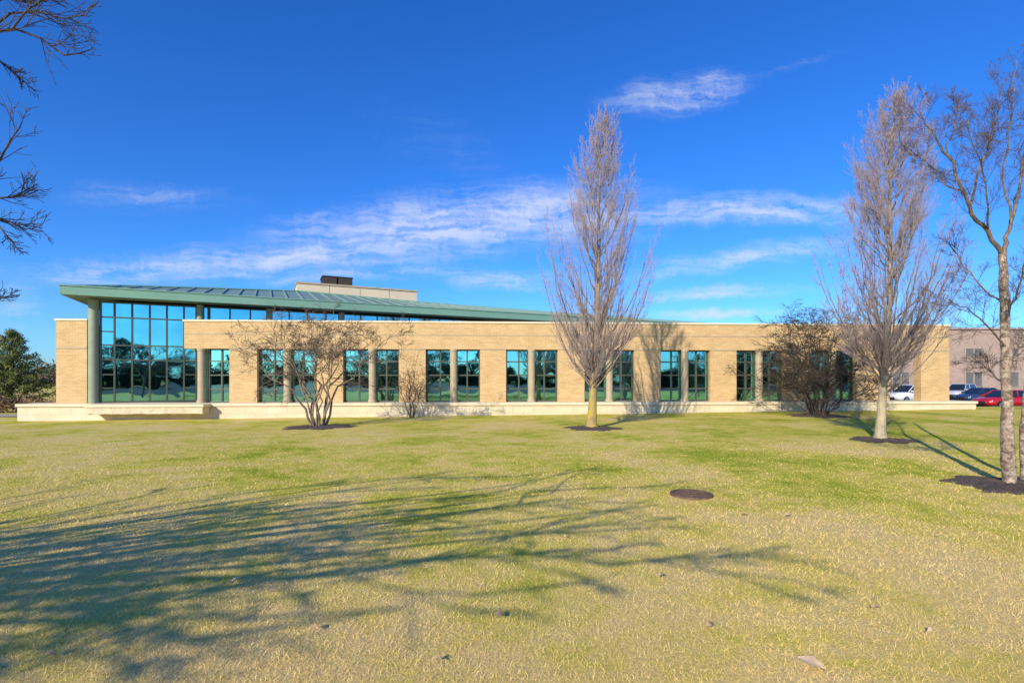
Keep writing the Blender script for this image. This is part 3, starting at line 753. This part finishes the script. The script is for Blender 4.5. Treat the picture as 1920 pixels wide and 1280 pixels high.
# ------------------------------------------------------------ cars
def paint(name, c):
    m, t, b = newmat(name); n = noise(t, objco(t), 3, 2)
    t.links.new(mixc(t, n, c, tuple(x*.9 for x in c)), b.inputs['Base Color'])
    b.inputs['Roughness'].default_value = .3; b.inputs['Coat Weight'].default_value = .7; b.inputs['Coat Roughness'].default_value = .08
    return m
def car(label, loc, rz, pm, kind='sedan'):
    rt = empty('parked_car', loc, rz); tag(rt, label, 'car', 'cars in the car park')
    if kind == 'sedan':
        st = [(-2.27,.45,.78,.70),(-2.15,.28,.97,.82),(-1.5,.22,1.0,.9),(-.4,.2,.97,.91),(.9,.2,.93,.91),(1.6,.22,.86,.88),(2.1,.26,.76,.80),(2.27,.40,.64,.66)]
        gb = (-1.75, 1.15, .94, .80); gt = (-.95, .30, 1.42, .60)
    else:
        st = [(-2.27,.45,1.0,.74),(-2.2,.32,1.1,.86),(-1.5,.26,1.12,.93),(-.4,.24,1.1,.94),(.9,.24,1.07,.94),(1.6,.26,1.03,.92),(2.1,.3,.95,.85),(2.27,.45,.8,.72)]
        gb = (-2.12, 1.15, 1.07, .84); gt = (-1.8, .35, 1.70, .68)
    b = MB(); n = 10
    for (x_, zb, zt, w_) in st:
        h_ = zt-zb
        for (yv, zv) in ((-.8*w_,zb),(-.97*w_,zb+.1*h_),(-w_,zb+.45*h_),(-.96*w_,zb+.8*h_),(-.82*w_,zt),(.82*w_,zt),(.96*w_,zb+.8*h_),(w_,zb+.45*h_),(.97*w_,zb+.1*h_),(.8*w_,zb)):
            b.v.append((x_, yv, zv))
    for i in range(len(st)-1):
        for j in range(n): b.f.append((i*n+j, (i+1)*n+j, (i+1)*n+(j+1) % n, i*n+(j+1) % n))
    b.f += [tuple(range(n)), tuple((len(st)-1)*n + j for j in range(n-1, -1, -1))]
    b.build('body', pm, rt, True)
    b = MB(); x0, x1, z0, w0 = gb; X0, X1, z1, w1 = gt
    b.add([(x0,-w0,z0),(x1,-w0,z0),(x1,w0,z0),(x0,w0,z0),(X0,-w1,z1),(X1,-w1,z1),(X1,w1,z1),(X0,w1,z1)], [(0,1,5,4),(1,2,6,5),(2,3,7,6),(3,0,4,7),(4,5,6,7)])
    b.build('window_glass', M['carglass'], rt)
    b = MB(); e = .03
    b.add([(X0-e,-w1-e,z1),(X1+e,-w1-e,z1),(X1+e,w1+e,z1),(X0-e,w1+e,z1),(X0+.1,-w1+.08,z1+.06),(X1-.15,-w1+.08,z1+.06),(X1-.15,w1-.08,z1+.06),(X0+.1,w1-.08,z1+.06)], [(0,1,5,4),(1,2,6,5),(2,3,7,6),(3,0,4,7),(4,5,6,7),(0,3,2,1)])
    for s_ in (-1, 1):
        b.tube([(x0,s_*w0,z0),(X0,s_*w1,z1)], [.05,.045], 5); b.tube([(x1,s_*w0,z0),(X1,s_*w1,z1)], [.045,.04], 5)
        mb = -.25; b.tube([(mb,s_*w0,z0),(mb-.08,s_*w1,z1)], [.045,.04], 5)
    b.build('roof', pm, rt)
    for s_ in (-1, 1):
        for x_ in (-1.4, 1.42):
            b = MB(); y0, y1 = (s_*.70, s_*.93) if s_ > 0 else (s_*.93, s_*.70)
            b.ycyl(x_, .33, y0, y1, .33, 22); wh = b.build('wheel', M['tyre'], rt)
            b = MB(); b.ycyl(x_, .33, s_*.93 - .008, s_*.93 + .012, .21, 18); b.build('rim', M['rim'], wh)
        zz = st[-2][2]-.14; b = MB(); b.add([(2.10,s_*.48,zz-.05),(2.285,s_*.46,zz-.12),(2.12,s_*.80,zz-.1),(2.10,s_*.48,zz+.08),(2.25,s_*.46,zz+.02),(2.05,s_*.82,zz+.06)], [(0,1,4,3),(1,2,5,4),(2,0,3,5),(3,4,5),(0,2,1)])
        b.build('headlight', M['lamp'], rt)
        zz = st[1][2]-.2; b = MB(); b.box(-2.29, -2.1, s_*.45 if s_ > 0 else -.76, .76 if s_ > 0 else -.45, zz-.08, zz+.1); b.build('taillight', M['tail'], rt)
        b = MB(); b.box(.75, .92, min(s_*.88, s_*1.06), max(s_*.88, s_*1.06), gb[2]+.02, gb[2]+.16); b.build('mirror', pm, rt)
    b = MB(); b.box(2.2, 2.30, -.42, .42, .36, .58); b.build('grille', M['plate'], rt)
    b = MB(); b.box(-2.1, 2.1, -.86, .86, .17, .27); b.build('sill', M['plate'], rt)
def cl(px, Y): return ((px-960)/F*Y, Y, -.79)
car('red car parked behind the birch trunk', cl(1884, 41), math.pi+.12, paint('red_paint', (.50,.012,.02)))
car('dark blue car parked left of the red one', cl(1838, 50), math.pi+.15, paint('blue_paint', (.03,.05,.12)))
car('silver sport utility car parked behind the dark blue car', cl(1800, 58), math.pi+.5, paint('silver_paint', (.50,.50,.52)), 'suv')
car('white car seen through the open right end of the brick building', cl(1706, 50), math.pi+.2, paint('white_paint', (.78,.78,.78)), 'suv')
car('grey car glimpsed behind the white car at the open end of the building', cl(1690, 60), math.pi, paint('grey_paint', (.22,.23,.25)))
